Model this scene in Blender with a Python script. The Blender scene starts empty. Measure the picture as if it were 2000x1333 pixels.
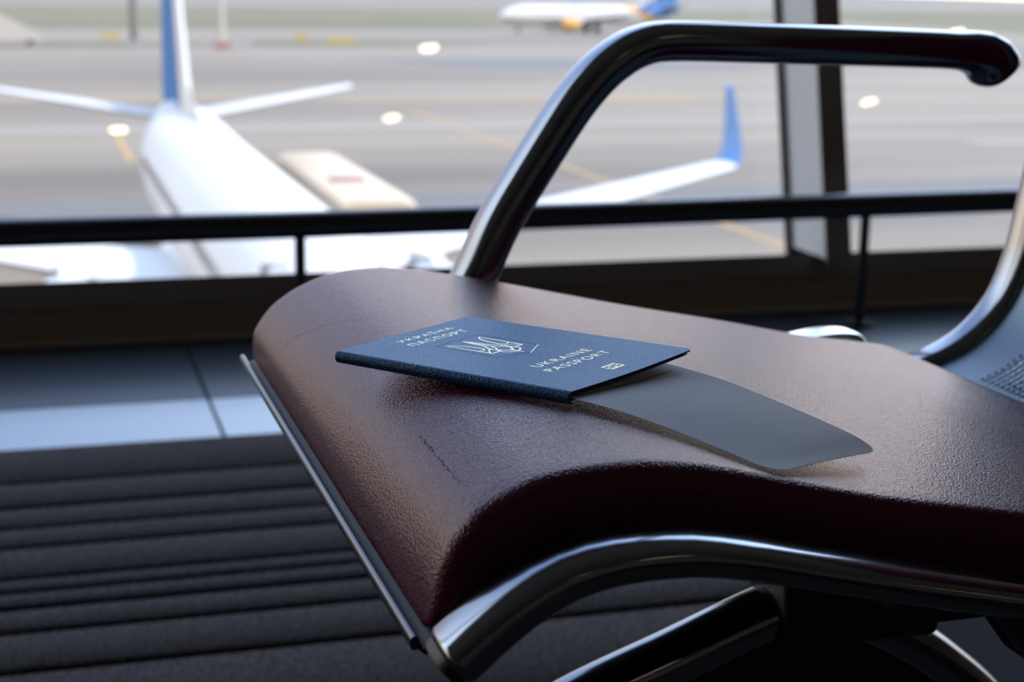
import bpy, bmesh, math, random
from mathutils import Vector, Matrix
random.seed(7)
C = bpy.context.scene.collection
sc = bpy.context.scene

# ------------------------------------------------------------------ camera
YAW, PITCH, ROLL = math.radians(16.8), math.radians(12.9), math.radians(0.9)
fw = Vector((math.sin(YAW)*math.cos(PITCH), math.cos(YAW)*math.cos(PITCH), -math.sin(PITCH)))
rt = Vector((math.cos(YAW), -math.sin(YAW), 0)); up = rt.cross(fw)
r2 = math.cos(ROLL)*rt + math.sin(ROLL)*up
u2 = -math.sin(ROLL)*rt + math.cos(ROLL)*up
cd = bpy.data.cameras.new('camera'); cam = bpy.data.objects.new('camera', cd); C.objects.link(cam)
M = Matrix((r2, u2, -fw)).transposed().to_4x4(); M.translation = Vector((0, 0, .65))
cam.matrix_world = M
cd.sensor_width = 36; cd.sensor_fit = 'HORIZONTAL'; cd.lens = 3100/2000*36
cd.clip_start = .01; cd.clip_end = 3000
cd.dof.use_dof = True; cd.dof.focus_distance = .655; cd.dof.aperture_fstop = 12.5
sc.camera = cam

# ------------------------------------------------------------------ light
sc.view_settings.view_transform = 'Standard'; sc.view_settings.look = 'None'
sc.view_settings.gamma = 1.0; sc.view_settings.use_curve_mapping = False
sc.view_settings.exposure = 0.08
w = bpy.data.worlds.new('sky'); sc.world = w; w.use_nodes = True
nt = w.node_tree; nt.nodes.clear()
tc = nt.nodes.new('ShaderNodeTexCoord'); sp = nt.nodes.new('ShaderNodeSeparateXYZ')
cr = nt.nodes.new('ShaderNodeValToRGB'); bg = nt.nodes.new('ShaderNodeBackground'); wo = nt.nodes.new('ShaderNodeOutputWorld')
nt.links.new(tc.outputs['Generated'], sp.inputs[0]); nt.links.new(sp.outputs['Z'], cr.inputs[0])
els = cr.color_ramp.elements
els[0].position = 0.0; els[0].color = (.62, .53, .44, 1)
els[1].position = .6; els[1].color = (.56, .76, 1.12, 1)
e = els.new(.12); e.color = (.60, .58, .58, 1)
e = els.new(.20); e.color = (.64, .73, .86, 1)
e = els.new(.30); e.color = (.68, .86, 1.12, 1)
# brighter and warmer sky on the sun's side (right), cooler and dimmer on the left
vd = nt.nodes.new('ShaderNodeVectorMath'); vd.operation = 'DOT_PRODUCT'; vd.inputs[1].default_value = (1, .05, 0)
mr = nt.nodes.new('ShaderNodeMapRange'); mr.inputs['From Min'].default_value = -.85; mr.inputs['From Max'].default_value = .60
c2 = nt.nodes.new('ShaderNodeValToRGB'); c2.color_ramp.elements[0].color = (.80, .62, .46, 1); e = c2.color_ramp.elements.new(.20); e.color = (.56, .46, .38, 1); e = c2.color_ramp.elements.new(.42); e.color = (.36, .355, .405, 1); e = c2.color_ramp.elements.new(.60); e.color = (.30, .315, .385, 1); c2.color_ramp.elements[1].color = (1.30, 1.13, .93, 1)
ml = nt.nodes.new('ShaderNodeMixRGB'); ml.blend_type = 'MULTIPLY'; ml.inputs[0].default_value = 1
nt.links.new(tc.outputs['Generated'], vd.inputs[0]); nt.links.new(vd.outputs['Value'], mr.inputs[0]); nt.links.new(mr.outputs[0], c2.inputs[0])
nt.links.new(cr.outputs[0], ml.inputs[1]); nt.links.new(c2.outputs[0], ml.inputs[2]); nt.links.new(ml.outputs[0], bg.inputs[0])
bg.inputs[1].default_value = 4.5
nt.links.new(bg.outputs[0], wo.inputs[0])
sd = bpy.data.lights.new('sun', 'SUN'); sd.energy = 6.5; sd.angle = math.radians(4); sd.color = (1, .85, .64)
sun = bpy.data.objects.new('sun', sd); C.objects.link(sun)
sun.rotation_euler = Vector((.62, -.45, .75)).to_track_quat('Z', 'Y').to_euler()

# ------------------------------------------------------------------ helpers
def tag(o, label=None, cat=None, group=None, kind=None):
    if label: o['label'] = label
    if cat: o['category'] = cat
    if group: o['group'] = group
    if kind: o['kind'] = kind
    return o

def empty(name, loc, label=None, cat=None, group=None):
    o = bpy.data.objects.new(name, None); C.objects.link(o); o.location = loc
    o.empty_display_size = .05
    return tag(o, label, cat, group)

def mesh(name, verts, faces, mat, parent=None, smooth=True, mats=None, fmat=None):
    """world coordinates in, local to the parent out"""
    off = Vector(parent_world(parent)) if parent else Vector((0, 0, 0))
    me = bpy.data.meshes.new(name)
    me.from_pydata([tuple(Vector(v)-off) for v in verts], [], faces)
    for m in (mats or [mat]): me.materials.append(m)
    if fmat:
        for i, p in enumerate(me.polygons): p.material_index = fmat[i]
    bm = bmesh.new(); bm.from_mesh(me)
    bmesh.ops.recalc_face_normals(bm, faces=bm.faces); bm.to_mesh(me); bm.free()
    if smooth:
        for p in me.polygons: p.use_smooth = True
        me.set_sharp_from_angle(angle=math.radians(38))
    o = bpy.data.objects.new(name, me); C.objects.link(o)
    if parent: o.parent = parent
    return o

def parent_world(o):
    v = Vector((0, 0, 0))
    while o: v += o.location; o = o.parent
    return v

def struct(name, verts, faces, mat, smooth=False, parent=None):
    return tag(mesh(name, verts, faces, mat, parent, smooth), kind='structure')

class MB:
    def __init__(s): s.v = []; s.f = []
    def add(s, v, f):
        b = len(s.v); s.v += [Vector(p) for p in v]; s.f += [tuple(i+b for i in q) for q in f]; return s
    def box(s, x0, x1, y0, y1, z0, z1):
        return s.add([(x, y, z) for x in (x0, x1) for y in (y0, y1) for z in (z0, z1)],
                     [(0, 1, 3, 2), (4, 6, 7, 5), (0, 4, 5, 1), (2, 3, 7, 6), (0, 2, 6, 4), (1, 5, 7, 3)])
    def rings(s, R, caps=True, closed=True):
        b = len(s.v); n = len(R[0])
        for r in R: s.v += [Vector(p) for p in r]
        for i in range(len(R)-1):
            for j in range(n if closed else n-1):
                k = (j+1) % n
                s.f.append((b+i*n+j, b+i*n+k, b+(i+1)*n+k, b+(i+1)*n+j))
        if caps and closed:
            s.f.append(tuple(b+j for j in range(n))); s.f.append(tuple(b+(len(R)-1)*n+j for j in range(n)))
        return s
    def tube(s, P, r, n=16):
        P = [Vector(p) for p in P]; R = []
        for i, p in enumerate(P):
            t = (P[min(i+1, len(P)-1)]-P[max(i-1, 0)]).normalized()
            a = t.cross(Vector((0, 0, 1)) if abs(t.z) < .9 else Vector((1, 0, 0))).normalized(); b2 = t.cross(a)
            rr = r[i] if isinstance(r, (list, tuple)) else r
            R.append([p+rr*(math.cos(2*math.pi*k/n)*a+math.sin(2*math.pi*k/n)*b2) for k in range(n)])
        return s.rings(R)
    def prism(s, poly, y0, y1):          # polygon in x,z pushed along y
        n = len(poly)
        v = [(x, y0, z) for x, z in poly]+[(x, y1, z) for x, z in poly]
        return s.add(v, [tuple(range(n)), tuple(range(n, 2*n))]+[(i, (i+1) % n, n+(i+1) % n, n+i) for i in range(n)])
    def make(s, name, mat, parent=None, smooth=True, bevel=0):
        o = mesh(name, s.v, s.f, mat, parent, smooth)
        if bevel:
            m = o.modifiers.new('bevel', 'BEVEL'); m.width = bevel; m.segments = 3; m.limit_method = 'ANGLE'
        return o

def spline(pts, n):
    """Catmull-Rom through pts, resampled to n points of even length"""
    P = [Vector(p) for p in pts]; P = [2*P[0]-P[1]]+P+[2*P[-1]-P[-2]]; Q = []
    for i in range(1, len(P)-2):
        for k in range(24):
            t = k/24; a, b, c, d = P[i-1:i+3]
            Q.append(.5*((2*b)+(c-a)*t+(2*a-5*b+4*c-d)*t*t+(3*b-a-3*c+d)*t**3))
    Q.append(P[-2]); L = [0]
    for i in range(1, len(Q)): L.append(L[-1]+(Q[i]-Q[i-1]).length)
    out = []; j = 0
    for k in range(n):
        s_ = L[-1]*k/(n-1)
        while j < len(L)-2 and L[j+1] < s_: j += 1
        out.append(Q[j].lerp(Q[j+1], (s_-L[j])/max(L[j+1]-L[j], 1e-9)))
    return out

def sup(n, p, a, b):                      # superellipse section
    out = []
    for k in range(n):
        t = 2*math.pi*k/n; c_, s_ = math.cos(t), math.sin(t)
        out.append((a*math.copysign(abs(c_)**(2/p), c_), b*math.copysign(abs(s_)**(2/p), s_)))
    return out

def bar_y(mb, path, y, half_w, half_t, p=3, n=28, endr=.004):
    """flattened bar following a path given in x,z at depth y; rounded cut ends"""
    P = [Vector((a, y, b)) for a, b in path]; R = []; N = len(P)
    def ring(pt, nrm, k, kt):
        return [pt+Vector((0, 1, 0))*a*k+nrm*b*kt for a, b in sup(n, p, half_w, half_t if not isinstance(half_t, list) else ht)]
    for i, pt in enumerate(P):
        t = (P[min(i+1, N-1)]-P[max(i-1, 0)]).normalized(); nrm = Vector((-t.z, 0, t.x))
        ht = half_t[i] if isinstance(half_t, list) else half_t
        if i == 0:
            for q in (0, .35, .7, .92):
                k = 1-endr*(1-math.sqrt(max(0, 1-(1-q)**2)))/min(half_w, ht)
                R.append(ring(pt-t*endr+t*endr*q, nrm, 1-(1-k)*ht/half_w if half_w > ht else k, k))
        R.append(ring(pt, nrm, 1, 1))
        if i == N-1:
            for q in (.92, .7, .35, 0):
                k = 1-endr*(1-math.sqrt(max(0, 1-(1-q)**2)))/min(half_w, ht)
                R.append(ring(pt+t*endr-t*endr*q, nrm, 1-(1-k)*ht/half_w if half_w > ht else k, k))
    mb.rings(R); return mb

# ------------------------------------------------------------------ materials
def mat(name, col, rough=.5, metal=0.0, ior=1.5, spec=.5, coat=0.0):
    m = bpy.data.materials.new(name); m.use_nodes = True
    b = m.node_tree.nodes['Principled BSDF']
    b.inputs['Base Color'].default_value = (*col, 1); b.inputs['Roughness'].default_value = rough
    b.inputs['Metallic'].default_value = metal; b.inputs['IOR'].default_value = ior
    b.inputs['Specular IOR Level'].default_value = spec
    if coat: b.inputs['Coat Weight'].default_value = coat; b.inputs['Coat Roughness'].default_value = .08
    return m

def nodes(m): return m.node_tree, m.node_tree.nodes['Principled BSDF']

def vary(m, c1, c2, scale, detail=4, stretch=(1, 1, 1), coord='Object', lo=.35, hi=.65):
    t, b = nodes(m); N = t.nodes; L = t.links
    tc = N.new('ShaderNodeTexCoord'); mp = N.new('ShaderNodeMapping'); mp.inputs['Scale'].default_value = stretch
    nz = N.new('ShaderNodeTexNoise'); nz.inputs['Scale'].default_value = scale; nz.inputs['Detail'].default_value = detail
    r = N.new('ShaderNodeValToRGB'); r.color_ramp.elements[0].position = lo; r.color_ramp.elements[1].position = hi
    r.color_ramp.elements[0].color = (*c1, 1); r.color_ramp.elements[1].color = (*c2, 1)
    L.new(tc.outputs[coord], mp.inputs[0]); L.new(mp.outputs[0], nz.inputs['Vector']); L.new(nz.outputs['Fac'], r.inputs[0])
    L.new(r.outputs[0], b.inputs['Base Color']); return mp, nz, r

def bump(m, scale, strength, dist, kind='noise', stretch=(1, 1, 1), detail=3, second=None):
    t, b = nodes(m); N = t.nodes; L = t.links
    tc = N.new('ShaderNodeTexCoord'); mp = N.new('ShaderNodeMapping'); mp.inputs['Scale'].default_value = stretch
    L.new(tc.outputs['Object'], mp.inputs[0])
    if kind == 'noise':
        nz = N.new('ShaderNodeTexNoise'); nz.inputs['Scale'].default_value = scale; nz.inputs['Detail'].default_value = detail
        out = nz.outputs['Fac']
    else:
        nz = N.new('ShaderNodeTexVoronoi'); nz.inputs['Scale'].default_value = scale; nz.feature = 'SMOOTH_F1'
        nz.inputs['Smoothness'].default_value = .6
        out = nz.outputs['Distance']
    L.new(mp.outputs[0], nz.inputs['Vector'])
    bp = N.new('ShaderNodeBump'); bp.inputs['Strength'].default_value = strength; bp.inputs['Distance'].default_value = dist
    L.new(out, bp.inputs['Height'])
    if b.inputs['Normal'].is_linked:
        L.new(b.inputs['Normal'].links[0].from_socket, bp.inputs['Normal'])
    L.new(bp.outputs[0], b.inputs['Normal']); return bp

M_leather = mat('maroon_leather', (.075, .006, .028), .20, spec=.36)
M_leather.node_tree.nodes['Principled BSDF'].inputs['Specular Tint'].default_value = (.90, .82, 1, 1)
bump(M_leather, 1350, .55, .0005, 'voronoi', (1, .62, 1))
bump(M_leather, 750, .45, .0005, 'noise', (1, 1, 1), 4)
def scratches(m, segs):
    t, b = nodes(m); N = t.nodes; L = t.links
    tc = N.new('ShaderNodeTexCoord'); nz = N.new('ShaderNodeTexNoise'); nz.inputs['Scale'].default_value = 160
    base = N.new('ShaderNodeMixRGB'); base.inputs[1].default_value = b.inputs['Base Color'].default_value
    base.inputs[2].default_value = (.004, .002, .003, 1); base.inputs[0].default_value = 0
    tot = None
    for a, c, wd in segs:
        a, c = Vector((*a, 0)), Vector((*c, 0)); d = (c-a).normalized(); n = Vector((-d.y, d.x, 0)); ln = (c-a).length
        s1 = N.new('ShaderNodeVectorMath'); s1.operation = 'SUBTRACT'; s1.inputs[1].default_value = a; L.new(tc.outputs['Object'], s1.inputs[0])
        dn = N.new('ShaderNodeVectorMath'); dn.operation = 'DOT_PRODUCT'; dn.inputs[1].default_value = n; L.new(s1.outputs[0], dn.inputs[0])
        dt = N.new('ShaderNodeVectorMath'); dt.operation = 'DOT_PRODUCT'; dt.inputs[1].default_value = d; L.new(s1.outputs[0], dt.inputs[0])
        wob = N.new('ShaderNodeMath'); wob.operation = 'MULTIPLY_ADD'; wob.inputs[1].default_value = .0025; L.new(nz.outputs['Fac'], wob.inputs[0]); L.new(dn.outputs['Value'], wob.inputs[2])
        sh = N.new('ShaderNodeMath'); sh.operation = 'SUBTRACT'; sh.inputs[1].default_value = .00125; L.new(wob.outputs[0], sh.inputs[0])
        ab = N.new('ShaderNodeMath'); ab.operation = 'ABSOLUTE'; L.new(sh.outputs[0], ab.inputs[0])
        lt = N.new('ShaderNodeMath'); lt.operation = 'LESS_THAN'; lt.inputs[1].default_value = wd; L.new(ab.outputs[0], lt.inputs[0])
        g0 = N.new('ShaderNodeMath'); g0.operation = 'GREATER_THAN'; g0.inputs[1].default_value = 0; L.new(dt.outputs['Value'], g0.inputs[0])
        g1 = N.new('ShaderNodeMath'); g1.operation = 'LESS_THAN'; g1.inputs[1].default_value = ln; L.new(dt.outputs['Value'], g1.inputs[0])
        m1 = N.new('ShaderNodeMath'); m1.operation = 'MULTIPLY'; L.new(lt.outputs[0], m1.inputs[0]); L.new(g0.outputs[0], m1.inputs[1])
        m2 = N.new('ShaderNodeMath'); m2.operation = 'MULTIPLY'; L.new(m1.outputs[0], m2.inputs[0]); L.new(g1.outputs[0], m2.inputs[1])
        if tot is None: tot = m2
        else:
            a2 = N.new('ShaderNodeMath'); a2.operation = 'MAXIMUM'; L.new(tot.outputs[0], a2.inputs[0]); L.new(m2.outputs[0], a2.inputs[1]); tot = a2
    L.new(tot.outputs[0], base.inputs[0]); L.new(base.outputs[0], b.inputs['Base Color'])
    # the cut is dull as well as dark
    rg = N.new('ShaderNodeMath'); rg.operation = 'MULTIPLY_ADD'; rg.inputs[1].default_value = .5; rg.inputs[2].default_value = b.inputs['Roughness'].default_value
    L.new(tot.outputs[0], rg.inputs[0]); L.new(rg.outputs[0], b.inputs['Roughness'])
M_leather_seat = M_leather.copy(); M_leather_seat.name = 'maroon_leather_seat'

M_chrome = mat('polished_dark_aluminium', (.21, .22, .24), .14, 1.0)
M_steel = mat('dark_satin_steel', (.11, .115, .125), .30, 1.0)
M_plate = mat('blue_grey_painted_plate', (.17, .25, .33), .40, .3)
M_pan = mat('dark_seat_pan', (.02, .02, .022), .5, 0, spec=.3)
M_black = mat('black_rubber', (.012, .012, .014), .55)
M_passport = mat('navy_passport_cover', (.004, .055, .18), .38, spec=.42)
M_passport.node_tree.nodes['Principled BSDF'].inputs['Specular Tint'].default_value = (.52, .78, 1, 1)
bump(M_passport, 1900, .7, .0004, 'voronoi', (1, 1, 1)); bump(M_passport, 900, .3, .0004)
M_foil = mat('pale_gold_foil', (.86, .78, .50), .38, .75)
M_groove = mat('pressed_line', (.004, .010, .028), .6, spec=.2)
M_page = mat('passport_page_edges', (.62, .56, .46), .8)
M_paper = mat('boarding_pass_paper', (.36, .365, .40), .62, spec=.35); bump(M_paper, 60, .10, .002)
M_rail = mat('black_painted_rail', (.012, .012, .013), .28)
M_mull_d = mat('dark_brown_frame', (.27, .215, .18), .5)
M_mull_l = mat('lit_frame_side', (.60, .66, .72), .45)  # window-lit side of the mullion, that light put into a paler colour
M_gasket = mat('window_gasket', (.01, .01, .012), .6)
M_sill = mat('brown_sill_panel', (.42, .32, .23), .5)
M_tile_l = mat('pale_polished_tile', (.46, .54, .60), .16, spec=.75); bump(M_tile_l, 14, .04, .002)
M_tile_d = mat('dark_granite_tile', (.030, .038, .046), .28, spec=.26); bump(M_tile_d, 40, .05, .001)
M_grout = mat('grey_grout', (.12, .14, .15), .8)
M_wall = mat('interior_wall_paint', (.34, .32, .30), .8)
M_ceil = mat('ceiling_panels', (.45, .43, .41), .85)
M_carpet = mat('charcoal_carpet_rib', (.10, .10, .11), .95, spec=.1)
vary(M_carpet, (.026, .022, .023), (.10, .085, .083), 260, 3)
bump(M_carpet, 420, .9, .002)
M_carpet_b = mat('carpet_backing', (.010, .010, .011), .95, spec=.1)
M_lamp = bpy.data.materials.new('lamp_glow'); M_lamp.use_nodes = True
t = M_lamp.node_tree; t.nodes.clear(); em = t.nodes.new('ShaderNodeEmission'); em.inputs[0].default_value = (1, .78, .52, 1); em.inputs[1].default_value = 34
t.links.new(em.outputs[0], t.nodes.new('ShaderNodeOutputMaterial').inputs[0])
M_glass = bpy.data.materials.new('window_glass'); M_glass.use_nodes = True
t = M_glass.node_tree; t.nodes.clear()
tr = t.nodes.new('ShaderNodeBsdfTransparent'); tr.inputs[0].default_value = (.97, .985, 1, 1)
gl = t.nodes.new('ShaderNodeBsdfGlossy'); gl.inputs['Roughness'].default_value = .0
fr = t.nodes.new('ShaderNodeFresnel'); fr.inputs[0].default_value = 1.5
mx = t.nodes.new('ShaderNodeMixShader')
ge = t.nodes.new('ShaderNodeNewGeometry'); ri = t.nodes.new('ShaderNodeMath'); ri.operation = 'MULTIPLY_ADD'   # same reflectance on both faces
ri.inputs[1].default_value = 1/1.5-1.5; ri.inputs[2].default_value = 1.5
t.links.new(ge.outputs['Backfacing'], ri.inputs[0]); t.links.new(ri.outputs[0], fr.inputs[0])
t.links.new(fr.outputs[0], mx.inputs[0]); t.links.new(tr.outputs[0], mx.inputs[1]); t.links.new(gl.outputs[0], mx.inputs[2])
t.links.new(mx.outputs[0], t.nodes.new('ShaderNodeOutputMaterial').inputs[0])

# ------------------------------------------------------------------ the airfield
G = -9.66
M_tarmac = mat('concrete_apron', (.2, .2, .2), .8)
mp, nz, r = vary(M_tarmac, (.076, .058, .039), (.162, .129, .090), .045, 7, (.22, 1.5, 1))
r.color_ramp.elements[0].position = .30; r.color_ramp.elements[1].position = .68
M_grass = mat('dry_grass', (.2, .2, .12), .95); vary(M_grass, (.066, .060, .024), (.092, .080, .038), .05, 5, (.3, 1, 1))
M_field = mat('distant_field', (.3, .27, .22), .95); vary(M_field, (.105, .088, .070), (.14, .12, .097), .01, 4, (.3, 1, 1))
M_yellow = mat('yellow_paint_and_glint', (.26, .16, .05), .8)
M_whitel = mat('worn_white_ground_paint', (.16, .138, .115), .8)
M_dark_ap = mat('dark_apron_patch', (.085, .076, .07), .85)
def sheet(name, pts, z, m): return struct(name, [(x, y, z) for x, y in pts], [tuple(range(len(pts)))], m)
def slab(name, pts, z, m, th=.02):
    n = len(pts); v = [(x, y, z) for x, y in pts]+[(x, y, z-th) for x, y in pts]
    return struct(name, v, [tuple(range(n)), tuple(range(2*n-1, n-1, -1))]+[(i, (i+1) % n, n+(i+1) % n, n+i) for i in range(n)], m)
slab('ground_apron', [(-400, 3.6), (700, 3.6), (700, 1600), (-400, 1600)], G, M_tarmac, .5)
slab('grass_strip', [(-120, 290), (85, 313), (95, 325), (160, 386), (214, 399), (206, 303), (300, 250), (600, 240), (700, 700), (216, 515), (131, 497), (-120, 505)], G+.03, M_grass, .04)
slab('field_beyond', [(-400, 700), (700, 760), (700, 1590), (-400, 1590)], G+.03, M_field, .04)
slab('grass_verge', [(1.4, 231), (13, 232), (28, 244), (1.6, 250)], G+.03, M_grass, .04)
slab('grass_verge', [(31, 236), (54, 234.5), (70, 246), (34, 256)], G+.03, M_grass, .04)
for (x0, x1, y0, y1) in ((28.3, 28.65, 48, 123), (-2, 19, 136.5, 137.6), (24, 56, 131, 132.2), (45, 62, 134.8, 136), (4.9, 5.3, 91, 112), (88, 88.5, 60, 150)):  # the strip behind the near airliner is a lamp's reflection painted in yellow
    slab('yellow_line_and_glint', [(x0, y0), (x1, y0), (x1, y1), (x0, y1)], G+.02, M_yellow, .02)
for (x0, x1, y0, y1) in ((-30, 120, 108, 112), (60, 160, 92, 95), (-30, 300, 214, 217)):
    slab('pale_concrete_band', [(x0, y0), (x1, y0), (x1+8, y1), (x0, y1)], G+.012, M_whitel, .012)
slab('dark_patch', [(38, 203), (50, 178), (88, 176), (75, 201)], G+.012, M_dark_ap, .012)  # shadow on the apron, painted as a dark slab
slab('dark_patch', [(-30, 63), (40, 62), (60, 75), (-30, 76)], G+.010, M_dark_ap, .010)

M_white = mat('aircraft_white_paint', (.43, .425, .42), .6, coat=.0)
M_blue = mat('aircraft_blue_paint', (.06, .13, .27), .85, spec=.08)
M_lblue = mat('winglet_blue_paint', (.055, .15, .33), .5)
M_gold = mat('aircraft_yellow_paint', (.42, .21, .02), .5)
M_agrey = mat('aircraft_grey_paint', (.20, .20, .20), .5)
M_dark = mat('tyre_and_intake_black', (.02, .02, .022), .7)
M_win = mat('dark_window_glass', (.03, .035, .045), .2)

def wing_mb(root, tip, th_r, th_t, n=18):
    """root, tip = (leading edge point, trailing edge point)"""
    def sec(le, te, th):
        le, te = Vector(le), Vector(te); R = []; up_ = Vector((0, 0, 1))
        for k in range(n):
            a = 2*math.pi*k/n; x = (1-math.cos(a))/2
            y = math.copysign(1, math.sin(a))*th*2.2*math.sqrt(x)*(1-x)**.9 if 0 < x < 1 else 0
            R.append(le.lerp(te, x)+up_*y)
        return R
    m = MB(); S = []
    for i in range(5):
        f = i/4; S.append(sec(Vector(root[0]).lerp(Vector(tip[0]), f), Vector(root[1]).lerp(Vector(tip[1]), f), th_r+(th_t-th_r)*f))
    m.rings(S); return m
def fin_mb(root, tip, th_r, th_t, side, n=18):
    def sec(le, te, th):
        le, te = Vector(le), Vector(te); R = []
        for k in range(n):
            a = 2*math.pi*k/n; x = (1-math.cos(a))/2
            y = math.copysign(1, math.sin(a))*th*1.9*math.sqrt(x)*(1-x)**.9 if 0 < x < 1 else 0
            R.append(le.lerp(te, x)+side*y)
        return R
    m = MB(); S = []
    for i in range(7):
        f = i/6; S.append(sec(Vector(root[0]).lerp(Vector(tip[0]), f), Vector(root[1]).lerp(Vector(tip[1]), f), th_r+(th_t-th_r)*f))
    m.rings(S); return m

def aircraft(nose, ang, label, livery, rud=0.0):
    """nose = point on the ground under the nose, ang = direction nose -> tail"""
    d = Vector((math.cos(ang), math.sin(ang), 0)); q = Vector((-d.y, d.x, 0)); N0 = Vector(nose)
    root = empty('passenger_aircraft', N0, label, 'airplane')
    def W(s, l, h): return N0+d*s+q*l+Vector((0, 0, h))
    tailblue = livery == 'blue'
    # fuselage
    st = [(0, 2.9, .05, .05), (.25, 2.95, .42, .42), (.9, 3.02, .85, .85), (2, 3.15, 1.3, 1.35), (3.4, 3.25, 1.66, 1.78), (5, 3.3, 1.85, 1.98), (6.5, 3.3, 1.88, 2.0),
          (12, 3.3, 1.88, 2.0), (18, 3.3, 1.88, 2.0), (25, 3.3, 1.88, 2.0), (28, 3.36, 1.88, 1.96), (31, 3.62, 1.80, 1.78), (33.5, 3.98, 1.52, 1.5), (35.6, 4.32, 1.15, 1.14), (37.4, 4.62, .76, .78), (38.6, 4.85, .42, .44), (39.2, 4.98, .16, .2)]
    m = MB(); m.rings([[W(s, a*math.cos(2*math.pi*k/36), h+b*math.sin(2*math.pi*k/36)) for k in range(36)] for s, h, a, b in st])
    mats = [M_white, M_gold, M_blue]; fm = []
    for f in m.f:
        c = sum((m.v[i] for i in f), Vector())/len(f)-N0; s = c.dot(d); z = c.z
        e = s+1.6*(z-3.3)*.9 if False else s-(5.3-z)*0
        k = 0
        fm.append(0)
    fus = mesh('fuselage', m.v, m.f, M_white, root, mats=mats, fmat=fm)
    if tailblue:   # painted rear body: thin skins that follow the tail cone
        def skin(name, s0f, s1f, mt):
            mm = MB(); R = []
            for i in range(13):
                f = i/12; ring = []
                for k in range(37):
                    a = 2*math.pi*k/36; s = s0f(math.sin(a))+(s1f(math.sin(a))-s0f(math.sin(a)))*f
                    s = max(0.1, min(39.1, s)); j = max(i2 for i2 in range(len(st)-1) if st[i2][0] <= s)
                    g = (s-st[j][0])/(st[j+1][0]-st[j][0]); h, aa, bb = [st[j][x]+(st[j+1][x]-st[j][x])*g for x in (1, 2, 3)]
                    ring.append(W(s, (aa+.02)*math.cos(a), h+(bb+.02)*math.sin(a)))
                R.append(ring)
            mm.rings(R, caps=False, closed=False); mm.make(name, mt, fus)
        skin('yellow_stripe', lambda z: 29.0-z*3.2, lambda z: 31.2-z*3.2, M_gold)
        skin('blue_tail_paint', lambda z: 31.2-z*3.2, lambda z: 39.0, M_blue)
    # belly fairing and wings
    m = MB(); m.rings([[W(s, a*math.cos(2*math.pi*k/24), 2.1+b*math.sin(2*math.pi*k/24)) for k in range(24)] for s, a, b in ((11.5, .5, .3), (13, 1.7, .75), (16, 2.1, .95), (20, 2.1, .95), (22.5, 1.5, .7), (24, .4, .3))])
    m.make('belly_fairing', M_white, root)
    for sg in (1, -1):
        m = wing_mb((W(12.8, 1.4*sg, 2.1), W(20.8, 1.4*sg, 2.1)), (W(16.2, 5.6*sg, 2.55), W(20.6, 5.6*sg, 2.55)), .50, .30)
        m.rings([[Vector(p) for p in r] for r in [m.v[-18:], wing_mb((W(21.0, 17.0*sg, 4.25), W(22.9, 17.0*sg, 4.25)), (W(22.4, 17.3*sg, 4.3), W(23.5, 17.3*sg, 4.3)), .12, .1).v[:18]]])
        wg = m.make('wing', M_white if tailblue is False else M_agrey, root)
        # blended winglet
        P = [(17.0, 4.25, 21.0, 22.9), (17.35, 4.4, 21.3, 23.1), (17.6, 4.8, 21.8, 23.4), (17.75, 5.4, 22.4, 23.7), (17.95, 6.75, 23.5, 24.2)]
        m = MB(); R = []
        for l, h, s0, s1 in P:
            R.append([W(s0, (l-.06)*sg, h), W((s0+s1)/2, (l-.10)*sg, h-.03), W(s1, (l-.05)*sg, h), W((s0+s1)/2, (l+.10)*sg, h+.03)])
        m.rings(R); m.make('winglet', M_lblue, wg)
        for l in (4.0, 8.0, 11.0):                                      # flap track fairings
            m = MB(); hh = 2.1+(l-1.4)*.135-.25; ss = 19.8+max(0, l-5.6)*.16
            m.rings([[W(ss+x, (l+a*math.cos(2*math.pi*k/10))*sg, hh+a*math.sin(2*math.pi*k/10)) for k in range(10)] for x, a in ((-2, .05), (-1, .2), (.3, .22), (1.6, .04))])
            m.make('flap_fairing', M_white, wg)
        m = wing_mb((W(33.6, .3*sg, 4.9), W(37.4, .3*sg, 4.9)), (W(37.2, 7.17*sg, 5.85), W(38.6, 7.17*sg, 5.85)), .2, .09)
        m.make('tailplane', M_white, root)
        e = MB(); prof = [(-.1, .72), (.05, .9), (.35, 1.0), (1.2, 1.08), (2.6, 1.02), (3.4, .82), (3.9, .62), (3.95, .5)]
        e.rings([[W(11.2+x, 4.83*sg+a*math.cos(2*math.pi*k/28), 1.78+a*.96*math.sin(2*math.pi*k/28)) for k in range(28)] for x, a in prof])
        en = e.make('engine', M_gold if tailblue else M_white, root)
        fa = MB(); fa.rings([[W(x, 4.83*sg+a*math.cos(2*math.pi*k/24), 1.78+a*math.sin(2*math.pi*k/24)) for k in range(24)] for x, a in ((11.05, .68), (11.12, .70))]); fa.make('intake', M_dark, en)
        py = MB(); py.add([W(s, (4.83+l)*sg, h) for l in (-.18, .18) for s, h in ((12.4, 2.6), (16.6, 2.0), (17.4, 2.55), (13.6, 2.95))],
                          [(0, 1, 2, 3), (7, 6, 5, 4), (0, 4, 5, 1), (1, 5, 6, 2), (2, 6, 7, 3), (3, 7, 4, 0)]); py.make('pylon', M_white, en)
        for s in (19.6,):
            g = MB(); g.tube([W(s, 2.86*sg, 2.2), W(s, 2.86*sg, .56)], .13, 10); lg = g.make('landing_gear', M_agrey, root)
            for dl in (-.42, .42):
                x = MB(); x.tube([W(s, 2.86*sg+dl-.17, .56), W(s, 2.86*sg+dl+.17, .56)], .56, 24); x.make('wheel', M_dark, lg)
    g = MB(); g.tube([W(4.0, 0, 1.6), W(4.0, 0, .35)], .09, 10); lg = g.make('nose_gear', M_agrey, root)
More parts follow.
